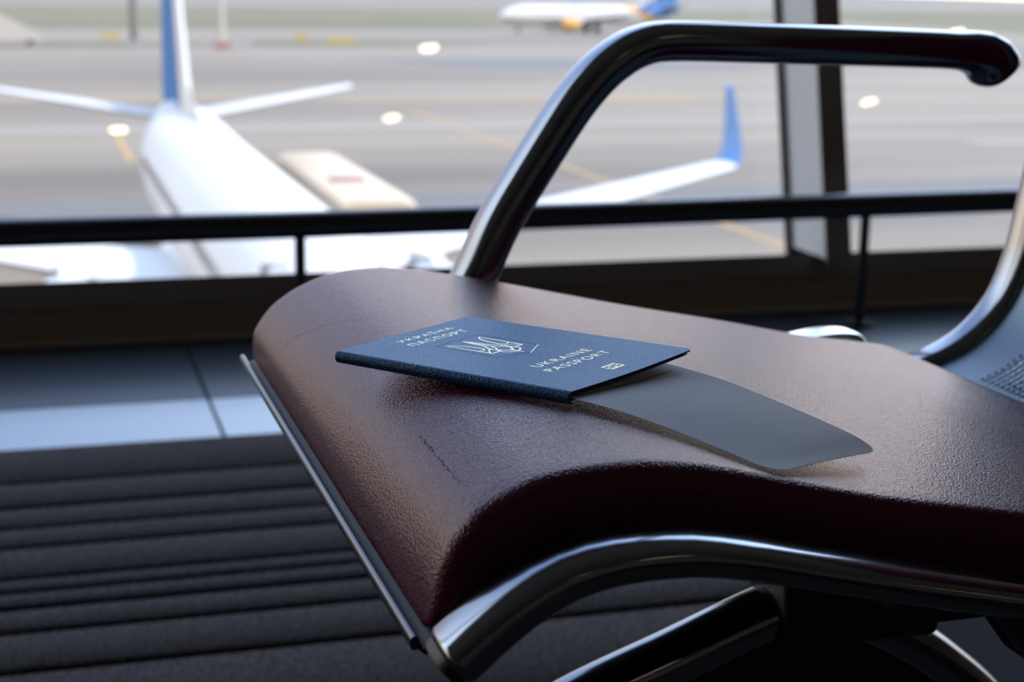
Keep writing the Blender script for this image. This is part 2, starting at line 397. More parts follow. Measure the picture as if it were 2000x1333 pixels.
    for dl in (-.22, .22):
        x = MB(); x.tube([W(4.0, dl-.1, .35), W(4.0, dl+.1, .35)], .35, 20); x.make('wheel', M_dark, lg)
    # fin: leading strip, stripe, blue rear
    cuts = [(0, .30, M_white), (.30, .42, M_gold), (.42, 1, M_blue)]
    R0, R1 = (W(30.6, 0, 5.0), W(35.9, 0, 5.0)), (W(36.3, 0, 12.4), W(38.2, 0, 12.4))
    m = fin_mb(R0, R1, .30, .15, q, 40); fmm = []
    for f in m.f:
        c = sum((m.v[i] for i in f), Vector())/len(f); h = (c.z-R0[0].z)/(R1[0].z-R0[0].z)
        le = R0[0].lerp(R1[0], h); te = R0[1].lerp(R1[1], h); x = (c-le).dot(d)/max((te-le).dot(d), .1)
        fmm.append(0 if x < .20 else (1 if x < .26 else 2))
    fin = mesh('tail_fin', m.v, m.f, M_white, root, mats=[M_white, M_gold, M_blue], fmat=fmm)
    m = fin_mb((W(35.75, 0, 5.1), W(37.9, rud, 5.1)), (W(38.12, 0, 12.35), W(39.1, rud*.5, 12.35)), .16, .09, q, 24); m.make('rudder', M_blue, fin)
    dr = MB(); dr.add([W(26.5, 0, 5.25), W(31.2, .16, 5.15), W(31.2, -.16, 5.15), W(31.8, 0, 6.4)], [(0, 1, 3), (0, 3, 2), (0, 2, 1), (1, 2, 3)]); dr.make('fin_fillet', M_white, root)
    # cockpit windows, cabin windows, doors
    cw = MB()
    for sg in (1, -1):
        for (s0, l0, s1, l1) in ((2.25, .12, 2.55, .72), (2.6, .8, 3.3, 1.35)):
            cw.add([W(s0, l0*sg, 4.1), W(s1, l1*sg, 4.1), W(s1+.45, l1*.92*sg, 4.62), W(s0+.5, l0*sg, 4.68)], [(0, 1, 2, 3)])
    for v in cw.v: v += Vector((0, 0, .03))
    cw.make('cockpit_window', M_win, root)
    wm = MB()
    for sg in (1, -1):
        for i in range(46):
            s = 6.4+i*.52; j = max(i2 for i2 in range(len(st)-1) if st[i2][0] <= s); gg = (s-st[j][0])/(st[j+1][0]-st[j][0])
            aa = st[j][2]+(st[j+1][2]-st[j][2])*gg; hc = st[j][1]+(st[j+1][1]-st[j][1])*gg; bb = st[j][3]+(st[j+1][3]-st[j][3])*gg
            P = []
            for z in (3.72, 4.02):
                l = (aa+.015)*math.sqrt(max(0, 1-((z-hc)/bb)**2)); P.append((l, z))
            wm.add([W(s-.12, P[0][0]*sg, P[0][1]), W(s+.12, P[0][0]*sg, P[0][1]), W(s+.12, P[1][0]*sg, P[1][1]), W(s-.12, P[1][0]*sg, P[1][1])], [(0, 1, 2, 3)])
    o = wm.make('cabin_window', M_win, root); o['kind'] = 'stuff'
    return root

aircraft((5.45, 27.59, G), 1.572, 'white airliner parked nose-in just outside the window, seen over its tail', 'white', .42)
aircraft((86.5, 299, G), math.radians(4), 'distant white airliner with blue tail and yellow engine on the far taxiway', 'blue')

# airport bus beside the near aircraft
M_cream = mat('cream_bus_paint', (.40, .32, .225), .6); M_red = mat('red_marking', (.20, .10, .085), .7)
bus = empty('apron_bus', (10.9, 59, G), 'cream coloured long apron bus parked beside the near airliner', 'bus')
b = MB(); pr = [(-1.4, .35), (1.4, .35), (1.42, 2.6), (1.25, 2.92), (.9, 3.05), (-.9, 3.05), (-1.25, 2.92), (-1.42, 2.6)]
def busring(y, k): return [Vector((10.9+a*k, y, G+1.7+(h-1.7)*k)) for a, h in pr]
b.rings([busring(51.8, .93), busring(52.1, 1), busring(66.2, 1), busring(66.5, .93)]); b.make('body', M_cream, bus)
for sg in (-1, 1):
    b = MB(); b.box(10.9+sg*1.44-.02, 10.9+sg*1.44+.02, 52.8, 65.6, G+1.35, G+2.35); b.make('window_band', M_win, bus)
b = MB(); b.box(9.7, 12.1, 51.70, 51.80, G+1.3, G+2.5); b.make('windscreen', M_win, bus)
b = MB(); b.box(10.2, 11.4, 56.2, 57.4, G+3.05, G+3.12); b.make('roof_marking', M_red, bus)
for sg in (-1, 1):
    for y in (54.2, 63.4):
        b = MB(); b.tube([(10.9+sg*1.1, y, G+.5), (10.9+sg*1.45, y, G+.5)], .5, 20); b.make('wheel', M_dark, bus)

# boarding stairs, far left
M_ofw = mat('off_white_metal', (.32, .30, .27), .6)
stv = empty('boarding_stairs', (-3, 236, G), 'white mobile boarding stairs standing on the apron at far left', 'boarding stairs')
b = MB(); b.prism([(-9, .8), (1.8, .8), (1.8, 1.4), (-5, 4.8), (-9, 4.8)], 234.6, 235.0); b.make('side_panel', M_ofw, stv)
b = MB(); b.prism([(-9, .8), (1.8, .8), (1.8, 1.4), (-5, 4.8), (-9, 4.8)], 237.0, 237.4); b.make('side_panel', M_ofw, stv)
b = MB()
for i in range(14): b.box(1.6-i*.5, 1.1-i*.5, 235, 237, .8, 1.2+i*.26)
b.box(-9, -5.2, 235, 237, 4.1, 4.4); b.make('steps', M_ofw, stv)
for ch in stv.children:
    for v in ch.data.vertices: v.co += Vector((0, 0, G)) if False else Vector((0, 0, 0))
for ch in stv.children: ch.location.z += G
for x in (-8, 0):
    for y in (234.9, 237.1):
        b = MB(); b.tube([(x, y-.15, G+.45), (x, y+.15, G+.45)], .45, 16); b.make('wheel', M_dark, stv)

M_sign = mat('faded_yellow_sign', (.30, .24, .09), .7)
def mast(x, y, h, rad, m, label):
    r_ = empty('light_mast', (x, y, G), label, 'mast')
    b = MB(); b.tube([(x, y, G), (x, y, G+h)], [rad, rad*.6], 14); b.make('pole', m, r_)
    b = MB(); b.box(x-1.2*rad*2, x+1.2*rad*2, y-.8, y+.8, G, G+.9); b.make('footing', M_red if m is M_ofw else M_agrey, r_)
    b = MB(); b.box(x-1.6, x+1.6, y-.4, y+.4, G+h, G+h+.9); b.make('lamp_head', M_agrey, r_)
mast(14, 232, 22, .55, mat('weathered_mast_steel', (.10, .10, .09), .8), 'dark grey light mast left of the near airliner tail fin')
mast(25.8, 228, 24, .4, M_ofw, 'pale light mast with reddish footing right of the near tail fin')
for i, (x, y, wd, lb) in enumerate(((11.7, 252, 1.3, 'small yellow ground sign by the verge left of the tail fin'), (40.2, 247.6, 1.1, 'small yellow ground sign between the masts and far airliner'), (44.5, 238, 2.2, 'wider yellow ground sign on the verge before the far airliner'))):
    s = empty('taxiway_sign', (x, y, G), lb, 'sign', 'yellow taxiway signs')
    b = MB(); b.box(x-wd, x+wd, y-.1, y+.1, G+.35, G+1.25); b.make('sign_panel', M_sign, s)
    for k in (-.7, .7):
        b = MB(); b.box(x+k*wd-.06, x+k*wd+.06, y-.06, y+.06, G, G+.4); b.make('leg', M_agrey, s)

# ------------------------------------------------------------------ room shell
TILT = math.radians(13); X0, X1, YB = -14.0, 12.0, -9.0; YW = 2.86; HC = 3.9
def sl(z, off=0): return YW+off+(z-.114)*math.tan(TILT)
slab('floor', [(X0, YB), (X1, YB), (X1, YW+.13), (X0, YW+.13)], -.012, M_grout, .3)
def tiles(name, y0, y1, px, m, xs=.24, gap=.006):
    b = MB(); k = -25
    while xs+k*px < X1-px:
        x = xs+k*px
        if x > X0: b.box(x+gap/2, x+px-gap/2, y0+gap/2, y1-gap/2, -.012, 0)
        k += 1
    o = b.make(name, m, smooth=False); o['kind'] = 'structure'; return o
tiles('floor_pale_tiles', 2.212, 2.436, .6, M_tile_l)
tiles('floor_dark_tiles', 2.436, YW, .6, M_tile_d)
b = MB()
for i in range(12):
    for j in range(16):
        b.box(.78+i*.6, .78+i*.6+.596, 2.206-j*.6-.596, 2.206-j*.6, -.012, 0)
o = b.make('floor_side_tiles', mat('matt_slate_tile', (.018, .020, .022), .8, spec=.04), smooth=False); o['kind'] = 'structure'

mt = empty('ribbed_entrance_mat', (-1, 1.5, 0), 'charcoal ribbed entrance carpet with black grooves on the floor below the seat', 'carpet')
b = MB(); b.box(-3.2, .76, -1.5, 2.203, -.012, .002); b.make('backing', M_carpet_b, mt)
b = MB(); y = 2.195
ws = [.150, .009, .089, .012, .067, .008, .058, .010, .088, .010, .031, .009, .035, .012, .052, .011, .084, .012]
i = 0
while y > -1.45:
    wd = ws[i % len(ws)]
    if i % 2 == 0:
        n = max(1, round(wd/.02))
        h = .0085
        b.rings([[(x, y, .002), (x, y-.001, h-.002), (x, y-.004, h), (x, y-wd+.004, h), (x, y-wd+.001, h-.002), (x, y-wd, .002)] for x in (-3.2, .76)])
    y -= wd; i += 1
b.make('carpet_ribs', M_carpet, mt)

# window wall: low sill, leaning frame and glass
def sprism(name, m, pts, parent=None, x0=X0, x1=X1):       # profile in y,z pushed along x
    n = len(pts); v = [(x0, y, z) for y, z in pts]+[(x1, y, z) for y, z in pts]
    return struct(name, v, [tuple(range(n)), tuple(range(2*n-1, n-1, -1))]+[(i, (i+1) % n, n+(i+1) % n, n+i) for i in range(n)], m)
sprism('baseboard_window', M_sill, [(YW+.02, 0), (YW+.02, .062), (YW+.13, .062), (YW+.13, 0)])
sprism('trim_1', M_mull_d, [(YW, .066), (YW+.004, .1142), (YW+.02, .1085), (YW+.13, .086), (YW+.13, .0622), (YW+.012, .0622)])
sprism('wall_window_base', M_wall, [(YW-.05, -9.66), (YW-.05, -.31), (YW+.12, -.31), (YW+.12, -9.66)])
sprism('wall_window_top', M_wall, [(sl(3.35), 3.35), (sl(3.35), HC), (sl(3.35)+.4, HC), (sl(3.35)+.4, 3.35)])
k = 0
for i in range(-5, 4):
    xm = 1.5005+3.0*i
    def lean(x0, x1, o0, o1, name, m, zb=.088):
        v = [(x, sl(z, o), z) for z in (zb, 3.36) for x in (x0, x1) for o in (o0, o1)]
        return struct(name, v, [(0, 1, 3, 2), (4, 6, 7, 5), (0, 4, 5, 1), (2, 3, 7, 6), (0, 2, 6, 4), (1, 5, 7, 3)], m)
    k += 2
    lean(xm, xm+.056, -.05, -.046, 'trim_%d' % k, M_mull_d, .10)
    lean(xm+.001, xm+.054, -.046, .10, 'trim_%d' % (k+1), M_mull_l, .112)
    lean(xm-.006, xm+.056, .10, .125, 'trim_%d' % (k+20), M_gasket)
    g = lean(xm+.056, xm+3.0-.006, .102, .110, 'window_%d' % (i+6), M_glass)

sprism('ceiling', M_ceil, [(YB, HC), (YB, HC+.2), (sl(3.35)+.4, HC+.2), (sl(3.35)+.4, HC)])
sprism('wall_back', M_wall, [(YB-.2, -.3), (YB-.2, HC+.2), (YB, HC+.2), (YB, -.3)])
struct('wall_left', *(lambda m: (m.v, m.f))(MB().box(X0-.2, X0, YB, 3.9, -.3, HC+.2)), M_wall)
struct('wall_right', *(lambda m: (m.v, m.f))(MB().box(X1, X1+.2, YB, 3.9, -.3, HC+.2)), M_wall)

# ceiling downlights (their glints show in the leaning glass)
M_lring = mat('lamp_ring_white', (.6, .6, .6), .5)
pos = [(2.81, -4.73, 'second column from the left, row nearest the window'), (2.81, -6.15, 'second column from the left, second row'),
       (7.03, -5.87, 'right column, second row'), (7.02, -4.40, 'right column, row nearest the window'), (.64, -6.35, 'left column, second row')]
def downlight(x, y, label):
    L_ = empty('ceiling_downlight', (x, y, HC), label, 'ceiling light', 'round warm ceiling downlights')
    b = MB(); R = []
    for rr, zz in ((.071, -.001), (.096, -.001), (.10, -.006), (.09, -.012), (.075, -.012), (.071, -.008)):
        R.append([(x+rr*math.cos(2*math.pi*j/32), y+rr*math.sin(2*math.pi*j/32), HC+zz) for j in range(32)])
    b.rings(R+[R[0]], caps=False); b.make('ring', M_lring, L_)
    b = MB(); b.rings([[(x+rr*math.cos(2*math.pi*j/32), y+rr*math.sin(2*math.pi*j/32), HC+zz) for j in range(32)] for rr, zz in ((.070, -.002), (.070, -.009))])
    b.make('lamp_disc', M_lamp, L_, smooth=False)
for x, y, s_ in pos: downlight(x, y, 'round warm ceiling downlight, '+s_)

# ------------------------------------------------------------------ guard rail
gr = empty('guard_rail', (.43, 2.7, 0), 'low black tubular guard rail standing in front of the window', 'railing')
b = MB(); b.tube([(-13.5, 2.7, .228), (.4, 2.7, .229), (1.8, 2.7, .237), (11.5, 2.7, .237)], .0235, 24); b.make('rail', M_rail, gr)
for x in (-5.10, -3.99, -2.89, -1.78, -.67, .43, 1.52, 2.61, 3.7, 4.8, 5.9):
    b = MB(); b.tube([(x, 2.7, 0), (x, 2.7, .225)], .0098, 16); p_ = b.make('post', M_rail, gr)
    b = MB(); b.tube([(x, 2.7, 0), (x, 2.7, .008)], .03, 20); b.make('base_flange', M_rail, p_)

# ------------------------------------------------------------------ the seat
YN, YF = .479, .909
near = [(.1185, .4346), (.1192, .4440), (.1208, .4535), (.1246, .4635), (.1298, .4708), (.1385, .4780), (.1596, .4868), (.1905, .4893), (.2188, .4862), (.2503, .4782), (.2915, .4682), (.3433, .4586), (.41, .4455), (.465, .434), (.505, .4265), (.53, .4215), (.547, .411), (.553, .398)]
far = [(.1145, .4335), (.1152, .4420), (.1168, .4498), (.1244, .4608), (.1325, .4675), (.1426, .4736), (.1608, .4806), (.1852, .4830), (.2100, .4812), (.2352, .4770), (.2690, .4702), (.3406, .4545), (.4104, .4408), (.4650, .4290), (.505, .4228), (.5300, .4180), (.547, .408), (.553, .396)]
NS, NY = 150, 44
PN = spline([(a, 0, b) for a, b in near], NS); PF = spline([(a, 0, b) for a, b in far], NS)
def thick(s): return .007+.0185*min(1, max(0, (s-.0)/.035))**.7
def pad_ring(i):
    s = i/(NS-1)*.50; T = thick(s)
    if i > NS-12: T = max(.012, T-(i-NS+12)*.0008)
    rem = (NS-1-i)/(NS-1)*.50; rc = .030
    ins = rc-math.sqrt(max(0, rc*rc-(max(0, rc-rem))**2)) if rem < rc else 0
    s0 = s; rf = .012
    if s0 < rf: ins = max(ins, (rf-math.sqrt(max(0, rf*rf-(rf-s0)**2)))*.8)
    y0, y1 = YN+ins, YF-ins; R = []
    def P(i_, y):
        f = (y-YN)/(YF-YN); return PN[i_].lerp(PF[i_], f)
    def pt(y, dd):
        a, b_ = P(max(i-1, 0), y), P(min(i+1, NS-1), y); t_ = (b_-a).normalized(); n_ = Vector((-t_.z, 0, t_.x))
        q_ = P(i, y); return Vector((q_.x, y, q_.z))-n_*dd
    ra = min(.010, T*.5); rb = min(.004, T*.3)
    for k in range(9):
        a = math.pi/2*k/8; R.append(pt(y0+ra*(1-math.sin(a)), ra*(1-math.cos(a))*1.0 if False else ra*(1-math.sin(math.pi/2-a)) if False else ra*(1-math.cos(math.pi/2-a)) if False else ra*(1-math.sin(a))*0+ra*(1-math.cos(a))*0))
    return R, y0, y1, ra, rb, T, pt
RR = []
for i in range(NS):
    _, y0, y1, ra, rb, T, pt = pad_ring(i); R = []
    for k in range(7):                                    # near top edge
        a = math.pi/2*k/6; R.append(pt(y0+ra-ra*math.cos(a), ra-ra*math.sin(a)))
    for k in range(1, NY): R.append(pt(y0+ra+(y1-y0-2*ra)*k/NY, 0))
    for k in range(7):
        a = math.pi/2*k/6; R.append(pt(y1-ra+ra*math.sin(a), ra-ra*math.cos(a)))
    for k in range(4):
        a = math.pi/2*k/3; R.append(pt(y1-rb+rb*math.cos(a), T-rb+rb*math.sin(a)))
    for k in range(1, 4): R.append(pt(y1-rb-(y1-y0-2*rb)*k/4, T))
    for k in range(4):
        a = math.pi/2*k/3; R.append(pt(y0+rb-rb*math.sin(a), T-rb+rb*math.cos(a)))
    RR.append(R)
def gloss_layer(m, tint, rough, ior):
    """tinted clear layer over the coloured base: base stays matte, reflection follows the grain"""
    t, b = nodes(m); N = t.nodes; L = t.links
    b.inputs['Specular IOR Level'].default_value = 0
    g = N.new('ShaderNodeBsdfGlossy'); g.inputs[0].default_value = (*tint, 1); g.inputs['Roughness'].default_value = rough
    f = N.new('ShaderNodeFresnel'); f.inputs[0].default_value = ior; x = N.new('ShaderNodeMixShader')
    if b.inputs['Normal'].is_linked:
        src = b.inputs['Normal'].links[0].from_socket; L.new(src, g.inputs['Normal']); L.new(src, f.inputs['Normal'])
    out = [n for n in N if n.type == 'OUTPUT_MATERIAL'][0]
    fac = f.outputs[0]
    if b.inputs['Base Color'].is_linked and b.inputs['Base Color'].links[0].from_node.inputs[0].is_linked:      # cuts in the skin do not shine
        k = N.new('ShaderNodeMath'); k.operation = 'MULTIPLY_ADD'; k.inputs[1].default_value = -.85; k.inputs[2].default_value = 1
        L.new(b.inputs['Base Color'].links[0].from_node.inputs[0].links[0].from_socket, k.inputs[0])
        k2 = N.new('ShaderNodeMath'); k2.operation = 'MULTIPLY'; L.new(k.outputs[0], k2.inputs[0]); L.new(f.outputs[0], k2.inputs[1]); fac = k2.outputs[0]
    L.new(fac, x.inputs[0]); L.new(b.outputs[0], x.inputs[1]); L.new(g.outputs[0], x.inputs[2]); L.new(x.outputs[0], out.inputs[0])
seat = empty('waiting_seat', (.34, .70, 0), 'maroon leather-textured waiting area seat with polished metal frame and armrest', 'seat')
# object coordinates of children are local to the seat: shift the scratch positions
ox, oy = .34, .70
scratches(M_leather_seat, [((.1375-ox, .5771-oy), (.1370-ox, .5144-oy), .00017), ((.1191-ox, .8239-oy), (.1564-ox, .7681-oy), .00017)])
for m_ in (M_leather, M_leather_seat): gloss_layer(m_, (.64, .565, .545), .20, 1.60)
gloss_layer(M_passport, (.34, .45, .58), .32, 1.55)
b = MB(); b.rings(RR); b.make('seat_pad', M_leather_seat, seat)

# pan under the pad: thin metal sheet with a rolled front lip
def pan_path(P):
    out = []
    for i in range(0, NS-6, 4):
        a, c_ = P[max(i-1, 0)], P[min(i+1, NS-1)]; t_ = (c_-a).normalized(); n_ = Vector((-t_.z, 0, t_.x))
        out.append(P[i]-n_*(thick(i/(NS-1)*.50)+.0022))
    return out
pn, pf = pan_path(PN), pan_path(PF)
b = MB(); R = []
lipn = [Vector((.1145, 0, .4318)), Vector((.1165, 0, .4288))]; lipf = [Vector((.1108, 0, .4305)), Vector((.1128, 0, .4275))]
for P, y in ((lipn+pn[2:], YN+.003), (lipf+pf[2:], YF-.004)):
    up_ = []; lo_ = []
    for i, p in enumerate(P):
        t_ = (P[min(i+1, len(P)-1)]-P[max(i-1, 0)]).normalized(); n_ = Vector((-t_.z, 0, t_.x))
        up_.append(Vector((p.x, y, p.z))+n_*.0012); lo_.append(Vector((p.x, y, p.z))-n_*.0012)
    R.append(up_+lo_[::-1])
b.rings(R); b.make('seat_pan', M_pan, seat)
b = MB(); R = []                                                       # bright front edge strip
for f in range(2):
    y = (YN+.004, YF-.002)[f]; x, z = ((.1135, .4322), (.1098, .4308))[f]
    R.append([(x+a, y, z+c_) for a, c_ in sup(14, 2.5, .0016, .0026)])
b.rings(R); b.make('front_edge_strip', M_steel, seat, bevel=0)

# side frames: one continuous flattened bar each, under the seat and up the back
fpath = [(.1225, .4365), (.1330, .4455), (.146, .4548), (.160, .4614), (.174, .4643), (.188, .4650), (.205, .4640), (.225, .4602), (.245, .4552), (.285, .4455), (.325, .4365), (.40, .4190), (.47, .4030), (.515, .3960), (.548, .3945), (.580, .4010), (.607, .4150), (.628, .4380), (.640, .4680), (.6465, .5000), (.653, .54), (.664, .62), (.678, .72), (.695, .84)]
fp = [(p.x, p.z) for p in spline([(a, 0, c_) for a, c_ in fpath], 110)]
for y, nm in ((YN-.0156, 'near'), (YF+.0156, 'far')):
    hts = [.0082-.0015*min(1, i/14)+.0012*min(1, max(0, (i-30)/30)) for i in range(len(fp))]
    k0 = 0 if nm == 'near' else 3; hts = hts[:len(fp)-k0]
    b = MB(); bar_y(b, fp[k0:], y, .0150, hts, 2.8, 32, .004); fr_ = b.make('side_frame', M_chrome if nm == 'far' else M_chrome, seat)
    e_ = MB(); t_ = Vector((fp[k0+1][0]-fp[k0][0], 0, fp[k0+1][1]-fp[k0][1])).normalized(); n_ = Vector((-t_.z, 0, t_.x)); c0 = Vector((fp[k0][0], y, fp[k0][1]))-t_*.004
    e_.rings([[c0-t_*o_+Vector((0, 1, 0))*a*k_+n_*c_*k_ for a, c_ in sup(28, 3, .0125, .0064)] for o_, k_ in ((-.001, 1), (.0015, 1), (.0026, .9))]); e_.make('end_cap', M_black, fr_)

# backrest plate with a perforated field, following the side frames (recessed between them)
bi = [i for i in range(len(fp)) if fp[i][0] > .56]
bp_ = [Vector((fp[i][0], 0, fp[i][1])) for i in bi]; bp_ = spline(bp_, 190)
def bpt(i, y, dd):
    i = max(0, min(len(bp_)-1, i)); a, c_ = bp_[max(i-1, 0)], bp_[min(i+1, len(bp_)-1)]; t_ = (c_-a).normalized(); n_ = Vector((-t_.z, 0, t_.x))
    q_ = bp_[i]; return Vector((q_.x, y, q_.z))+n_*dd
YA, YC = YN-.001, YF+.002; NB = len(bp_); BW = .045
b = MB()
def strip(i0, i1, ya, yb):
    R = []
    for i in range(i0, i1+1): R.append([bpt(i, ya, .001), bpt(i, yb, .001), bpt(i, yb, -.001), bpt(i, ya, -.001)])
    b.rings(R)
strip(0, NB-1, YC-BW, YC); strip(0, NB-1, YA, YA+BW); strip(0, 4, YA+BW, YC-BW); strip(NB-12, NB-1, YA+BW, YC-BW)
b.make('back_plate', M_plate, seat)
# perforated mesh: square holes with bars between, only where the photo can see it or beside
b = MB(); i0, i1 = 4, NB-12; ny = 120; y0_, y1_ = YA+BW, YC-BW; V = {}
def vid(i, j):
    if (i, j) not in V:
        V[(i, j)] = len(b.v); b.v.append(bpt(i, y0_+(y1_-y0_)*j/ny, 0))
    return V[(i, j)]
for i in range(i0, i1):
    for j in range(ny):
        if (i % 2) and (j % 2): continue
        b.f.append((vid(i, j), vid(i+1, j), vid(i+1, j+1), vid(i, j+1)))
o = b.make('perforated_panel', M_plate, seat)
m_ = o.modifiers.new('thickness', 'SOLIDIFY'); m_.thickness = .0012

# back cushion
ci = [i for i in range(NB) if bp_[i].z > .512]; R = []
for n_i, i in enumerate(range(ci[0], NB, 4)):
    lf = min(1, (n_i+.4)/4); T = .022*math.sqrt(1-(1-lf)**2)+.0005; ring = []
    for a, c_ in sup(40, 4, (YF-YN)/2-.004, T/2): ring.append(bpt(i, (YN+YF)/2+a, .0015+T/2+c_))
    R.append(ring)
b = MB(); b.rings(R); b.make('back_cushion', M_leather, seat)

# armrest: flattened tube on the window side
arm_in = [(.262, .4400), (.275, .4656), (.2879, .4936), (.3073, .5252), (.3299, .5598), (.3440, .5775), (.3560, .5885), (.3700, .5966), (.3880, .5996), (.4497, .5986), (.5604, .5957), (.5920, .5945)]
ap = spline([(a, 0, c_) for a, c_ in arm_in], 90); P = []
for i, p in enumerate(ap):
    t_ = (ap[min(i+1, len(ap)-1)]-ap[max(i-1, 0)]).normalized(); n_ = Vector((-t_.z, 0, t_.x)); P.append(p+n_*.01275)
P = [(p.x, p.z) for p in P]
x_, z_ = P[-1]; P += [(x_+.010, z_-.0006), (x_+.019, z_-.0020), (x_+.0265, z_-.0055), (x_+.031, z_-.0105)]
ht = [.01275]*(len(P)-4)+[.0138, .0150, .0160, .0162]
b = MB(); bar_y(b, P, .950, .0205, ht, 2.6, 36, .0095); arm = b.make('armrest', M_chrome, seat)
b = MB(); b.box(.245, .300, .936, .962, .436, .452); b.make('armrest_mount', M_steel, arm, bevel=.003)
# bright bracket end sticking out behind the far edge
bk = spline([(.45, 0, .403), (.475, 0, .4100), (.500, 0, .4148), (.516, 0, .4163), (.529, 0, .4158), (.5350, 0, .4140), (.5378, 0, .4105)], 40)
b = MB(); bar_y(b, [(p.x, p.z) for p in bk], .957, .013, .0015, 2.5, 20, .001); b.make('side_bracket', mat('bright_bracket_metal', (.85, .88, .9), .25, 1.0), seat)

# cross beam and leg casting
b = MB(); R = []
for y in (.605, YF+.03): R.append([(.40+a, y, .380+c_) for a, c_ in sup(28, 5, .034, .020)])
b.rings(R); b.make('cross_beam', M_steel, seat)
for y in (.63, YF-.05):
    b = MB(); b.prism([(.33, .4310), (.46, .4040), (.435, .388), (.365, .388)], y-.004, y+.004); b.make('pan_bracket', M_steel, seat)
b = MB(); b.prism([(.318, .4330), (.42, .4100), (.42, .3965), (.335, .4110)], YN-.022, YN-.006); b.make('frame_bracket', M_steel, seat, bevel=.002)
for y in (YF+.0145,):
    b = MB(); b.prism([(.36, .4140), (.44, .3970), (.435, .372), (.365, .372)], y-.008, y+.008); b.make('frame_bracket', M_steel, seat)
YL = .70
la = spline([(.372, 0, .334), (.350, 0, .3300), (.300, 0, .3115), (.2438, 0, .2905), (.19, 0, .262), (.135, 0, .208), (.095, 0, .13), (.075, 0, .04)], 60)
ra_ = spline([(.372, 0, .334), (.400, 0, .3255), (.427, 0, .3115), (.4537, 0, .2935), (.4884, 0, .262), (.53, 0, .205), (.565, 0, .12), (.58, 0, .04)], 60)
leg = None
b = MB(); bar_y(b, [(p.x, p.z) for p in la], YL, .017, .0135, 2.4, 28, .004); leg = b.make('leg', M_chrome, seat)
b = MB(); bar_y(b, [(p.x, p.z) for p in ra_], YL, .017, .0135, 2.4, 28, .004); b.make('leg', M_chrome, seat)
b = MB(); web = [(p.x, p.z) for p in la[2:44]][::-1]+[(.372, .352)]+[(p.x, p.z) for p in ra_[2:44]]
b.prism([(x, z) for x, z in web]+[(.50, .15), (.42, .17), (.33, .175), (.25, .165), (.17, .15)][::1], YL-.006, YL+.006); b.make('leg_web', M_black, seat, smooth=False)
b = MB(); b.prism([(.352, .318), (.440, .318), (.448, .362), (.350, .362)], YL-.022, YL+.022); b.make('beam_clamp', M_black, seat, bevel=.003)
for x in (.075, .58):
    b = MB(); b.tube([(x, YL, .009), (x, YL, .036)], [.026, .020], 24); b.make('foot', M_black, seat)

# ------------------------------------------------------------------ passport
Ap, Bp, Dp = Vector((.1208, .6659, .4900)), Vector((.1929, .5619, .4940)), Vector((.1940, .7166, .4918))
E1 = (Bp-Ap).normalized(); E2 = (Dp-Ap); E2 = (E2-E1*E2.dot(E1)).normalized(); EN = E1.cross(E2); LU, LV = .1266, .0891
def warp(u, v): return -.0007*math.sin(math.pi*v/LV)*(u/LU)
def PP(u, v, w): return Ap+E1*u+E2*v+EN*(w+warp(u, v))
pas = empty('passport', tuple(PP(LU*.6, LV*.3, -.006)), 'dark blue passport with gold lettering and trident emblem lying on the maroon seat', 'passport')
def board(name, w_top, w_bot, u0, u1, v0, v1, m, rc=.003, parent=None, nu=30, nv=22, round_free=True):
    """thin bendable board; w_top / w_bot are functions of u, v"""
    b = MB()
    def clampc(u, v):
        if not round_free: return u, v
        for uu in (u0, u1):
            du = abs(u-uu); dv = abs(v-v1)
            if du < rc and dv < rc:
                cx = uu+rc*(1 if uu == u0 else -1); cy = v1-rc; dx, dy = u-cx, v-cy; l = math.hypot(dx, dy)
                if l > rc: return cx+dx/l*rc, cy+dy/l*rc
        return u, v
    def coords(a0, a1, n): 
        e_ = [0, rc*.3, rc*.6, rc]; L_ = a1-a0
        return [a0+x for x in e_]+[a0+rc+(L_-2*rc)*k/n for k in range(1, n)]+[a1-x for x in e_[::-1]]
    U, Vv = coords(u0, u1, nu), coords(v0, v1, nv); nU, nV = len(U), len(Vv)
    for fn in (w_top, w_bot):
        for u in U:
            for v in Vv:
                uu, vv = clampc(u, v); b.v.append(PP(uu, vv, fn(uu, vv)))
    S = nU*nV
    for i in range(nU-1):
        for j in range(nV-1):
            a = i*nV+j; b.f.append((a, a+nV, a+nV+1, a+1)); b.f.append((S+a, S+a+1, S+a+nV+1, S+a+nV))
    for j in range(nV-1):
        b.f.append((j, j+1, S+j+1, S+j)); a = (nU-1)*nV+j; b.f.append((a+1, a, S+a, S+a+1))
    for i in range(nU-1):
        a = i*nV; b.f.append((a+nV, a, S+a, S+a+nV)); a = i*nV+nV-1; b.f.append((a, a+nV, S+a+nV, S+a))
    return b.make(name, m, parent or pas)
cover = board('front_cover', lambda u, v: 0, lambda u, v: -.0007, 0, LU, .0015, LV, M_passport)
board('pages', lambda u, v: -.00075, lambda u, v: -.0014, .001, LU-.0022, .002, LV-.0010, M_page)
board('endpaper', lambda u, v: -.00145, lambda u, v: -.0019, .001, LU-.0008, .002, LV-.0010, M_passport)
low = lambda u, v: -.0026-.0062*(u/LU)**2*(v/LV)**2
board('pages', lambda u, v: low(u, v), lambda u, v: low(u, v)-.0008, .001, LU-.0015, .002, LV-.0040, M_page)
board('back_cover', lambda u, v: low(u, v)-.00085, lambda u, v: low(u, v)-.0014, 0, LU-.0005, .0015, LV-.0020, M_passport)
b = MB(); R = []
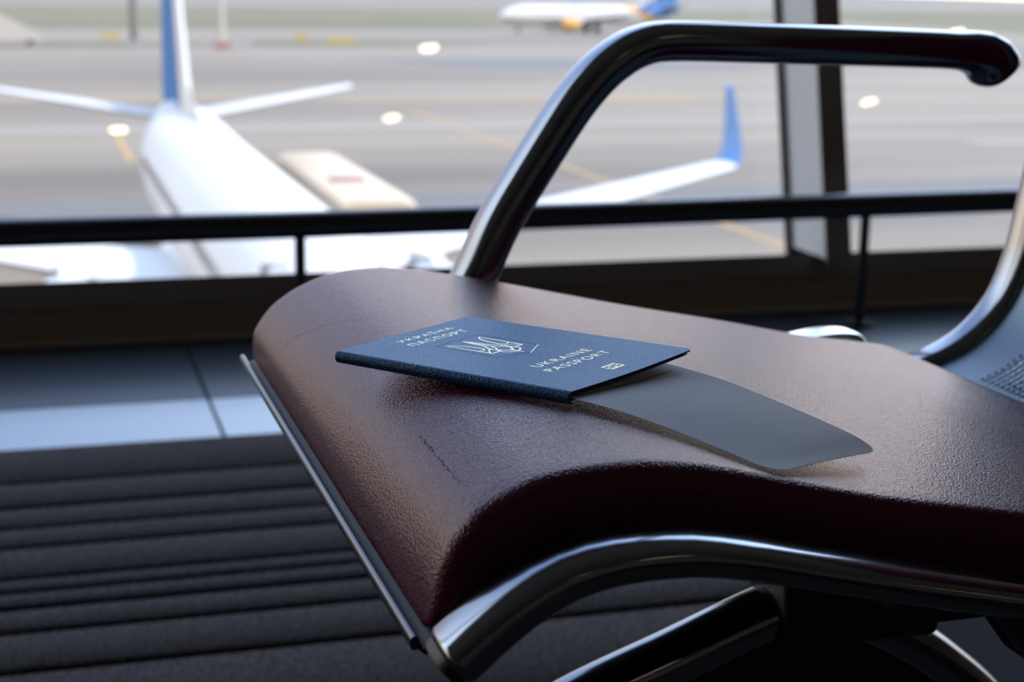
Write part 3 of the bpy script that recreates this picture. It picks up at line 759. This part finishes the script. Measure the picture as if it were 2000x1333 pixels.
for k in range(25):
    u = LU*k/24; ring = []
    for q in range(13):
        a = math.pi/2+math.pi*q/12; ring.append(PP(u, .0022+.0026*math.cos(a), -.0026+.0027*math.sin(a)))
    for q in range(13):
        a = -math.pi/2-math.pi*q/12; ring.append(PP(u, .0022+.0018*math.cos(a), -.0026+.0020*math.sin(a)))
    R.append(ring)
b.rings(R); b.make('spine', M_passport, pas)

# foil lettering, pressed on the cover. text x runs from spine to free edge, lines step along u
def lettering(body, uc, vc, width, height, name='foil_lettering'):
    cu = bpy.data.curves.new('t', 'FONT'); cu.body = body; cu.size = 1; cu.align_x = 'CENTER'; cu.align_y = 'CENTER'; cu.extrude = .008; cu.space_character = 1.22
    ob = bpy.data.objects.new('t', cu); C.objects.link(ob); dg = bpy.context.evaluated_depsgraph_get()
    me = bpy.data.meshes.new_from_object(ob.evaluated_get(dg)); bpy.data.objects.remove(ob)
    xs = [v.co.x for v in me.vertices]; ys = [v.co.y for v in me.vertices]
    sx = width/(max(xs)-min(xs)); sy = height/(max(ys)-min(ys)); mx_, my_ = (max(xs)+min(xs))/2, (max(ys)+min(ys))/2
    off = parent_world(cover)
    for v in me.vertices:
        v.co = PP(uc-(v.co.y-my_)*sy, vc+(v.co.x-mx_)*sx, .00004 if v.co.z > 0 else -.0001)-off
    me.name = name; me.materials.clear(); me.materials.append(M_foil)
    for p in me.polygons: p.material_index = 0
    o = bpy.data.objects.new(name, me); C.objects.link(o); o.parent = cover; return o
lettering('УКРАЇНА', .0100, .0470, .0365, .0048)
lettering('ПАСПОРТ', .0190, .0462, .0375, .0048)
lettering('UKRAINE', .0885, .0462, .0380, .0048)
lettering('PASSPORT', .0975, .0455, .0425, .0048)

def stroke(name, lines, wd, m, h=.00005, taper=None):
    b = MB()
    for pts, wv in lines:
        S_ = spline([(p[0], p[1], 0) for p in pts], max(2, 10*(len(pts)-1)) if len(pts) > 2 else 8); A1, A2 = [], []
        n = len(S_)
        for i, p in enumerate(S_):
            t_ = (S_[min(i+1, n-1)]-S_[max(i-1, 0)]).normalized(); nn = Vector((-t_.y, t_.x, 0))
            f = i/(n-1); ww = (wv[0]+(wv[1]-wv[0])*f)*(.72 if max(wv) > .5 else 1)
            A1.append(p+nn*ww/2); A2.append(p-nn*ww/2)
        base = len(b.v)
        for i in range(n):
            for q_ in (A1[i], A2[i]): b.v.append(PP(q_.x/1000, q_.y/1000, h))
            for q_ in (A1[i], A2[i]): b.v.append(PP(q_.x/1000, q_.y/1000, -.0001))
        for i in range(n-1):
            a = base+4*i; b.f += [(a, a+4, a+5, a+1), (a+2, a+3, a+7, a+6), (a, a+2, a+6, a+4), (a+1, a+5, a+7, a+3)]
        a = base; b.f += [(a, a+1, a+3, a+2)]; a = base+4*(n-1); b.f += [(a, a+2, a+3, a+1)]
    return b.make(name, m, cover, smooth=False)
vc = 46.4
T = []
for s_ in (1, -1):
    T += [([(33.5, vc+11*s_), (45, vc+10.8*s_), (59, vc+10.4*s_)], (.6, 1.2)),            # outer side
          ([(33.5, vc+11*s_), (36.5, vc+8.2*s_), (42, vc+6.4*s_), (49, vc+5.6*s_)], (.8, 1.2)),   # inner curve
          ([(49, vc+5.6*s_), (52, vc+7.4*s_), (51, vc+10.4*s_)], (1.0, .9)),
          ([(59, vc+10.4*s_), (58.6, vc+5.4*s_), (57.6, vc+3.0*s_)], (1.2, 1.0)),
          ([(57.6, vc+10.2*s_), (53.4, vc+6*s_), (52.6, vc+3*s_)], (.8, .8)),
          ([(33.5, vc), (40, vc+1.1*s_), (47, vc+1.9*s_), (53, vc+4.6*s_), (58, vc+3.2*s_), (62, vc+.4*s_)], (.9, 1.2)),
          ([(49.5, vc), (53.5, vc+1.6*s_), (58.5, vc+5.0*s_), (62.5, vc+4.4*s_), (65.0, vc+.2*s_)], (.9, 1.1))]
T += [([(34, vc), (49.5, vc)], (1.0, 1.0)), ([(60, vc), (68, vc)], (1.0, .8))]
stroke('foil_trident_emblem', T, .001, M_foil)
sh = [(29.6, 32), (29.6, 61), (64.5, 61), (71.5, 46.5), (64.5, 32), (29.6, 32)]
stroke('pressed_shield_outline', [(sh[i:i+2], (.35, .35)) for i in range(5) if i != 2], .0003, M_groove, .00003)
stroke('painted_shield_glint', [(sh[2:4], (.35, .35))], .0003, M_foil, .00003)  # glint on the pressed outline, painted as a foil strip
# chip symbol: box with a disc in the middle
bio = [([(112.2, 42.0), (112.2, 51.0)], (1.4, 1.4)), ([(117.2, 42.0), (117.2, 51.0)], (1.4, 1.4)), ([(112.2, 42.2), (117.2, 42.2)], (.9, .9)), ([(112.2, 50.8), (117.2, 50.8)], (.9, .9)),
       ([(114.7, 42.0), (114.7, 44.2)], (1.0, 1.0)), ([(114.7, 48.8), (114.7, 51.0)], (1.0, 1.0)),
       ([(114.7+1.5*math.cos(a), 46.5+1.5*math.sin(a)) for a in [2*math.pi*k/12 for k in range(13)]], (.7, .7))]
stroke('foil_chip_symbol', bio, .001, M_foil)

# ------------------------------------------------------------------ boarding pass tucked inside
e1h = Vector((.5698, -.8218, 0)); e2h = Vector((.8218, .5698, 0)); Bh = Vector((Bp.x, Bp.y, 0))
TN = [(-.07, .4895), (-.03, .4908), (0, .4915), (.021, .4908), (.044, .4882), (.0665, .4848), (.0815, .4820), (.088, .4806), (.092, .4800)]
TF = [(-.07, .4905), (-.03, .4894), (0, .4877), (.020, .4857), (.040, .4820), (.064, .4772), (.0848, .4722), (.0913, .4692), (.094, .4675)]
def zi(T_, t_):
    for i in range(len(T_)-1):
        if t_ <= T_[i+1][0]:
            a, b_ = T_[i], T_[i+1]; f = (t_-a[0])/(b_[0]-a[0]); return a[1]+(b_[1]-a[1])*f
    return T_[-1][1]
def zs(T_, t_):      # smoothed
    return sum(zi(T_, t_+d_) for d_ in (-.008, -.004, 0, .004, .008))/5
WS = .084; b = MB(); NU, NV = 80, 56; rcn = .009
def sheet_pt(i, j, dz):
    v = WS*j/NV
    tmax = .0912
    for vv in (v, WS-v):
        if vv < rcn: tmax -= rcn-math.sqrt(rcn*rcn-(rcn-vv)**2)
    t_ = -.07+(tmax+.07)*i/NU
    if i == NU: t_ += .0006*(1 if (j % 2) else -1)*(1 if rcn < v < WS-rcn else 0)
    f = v/WS; z = zs(TN, t_)*(1-f)+zs(TF, t_)*f
    if t_ > 0: z += .0016*math.sin(math.pi*f)*min(1, t_/.04)*max(0, 1-max(0, t_-.05)/.06)
    p = Bh+e1h*t_+e2h*(v+.0012); return Vector((p.x, p.y, z+dz))
for dz in (.00011, -.00011):
    for i in range(NU+1):
        for j in range(NV+1): b.v.append(sheet_pt(i, j, dz))
S = (NU+1)*(NV+1)
for i in range(NU):
    for j in range(NV):
        a = i*(NV+1)+j; b.f += [(a, a+NV+1, a+NV+2, a+1), (S+a, S+a+1, S+a+NV+2, S+a+NV+1)]
for j in range(NV): b.f += [(j, j+1, S+j+1, S+j), (NU*(NV+1)+j+1, NU*(NV+1)+j, S+NU*(NV+1)+j, S+NU*(NV+1)+j+1)]
for i in range(NU):
    a = i*(NV+1); b.f.append((a+NV+1, a, S+a, S+a+NV+1)); a += NV; b.f.append((a, a+NV+1, S+a+NV+1, S+a))
o = b.make('boarding_pass', M_paper); tag(o, 'blank grey-white boarding pass sticking out of the passport, curving down to the seat', 'boarding pass')
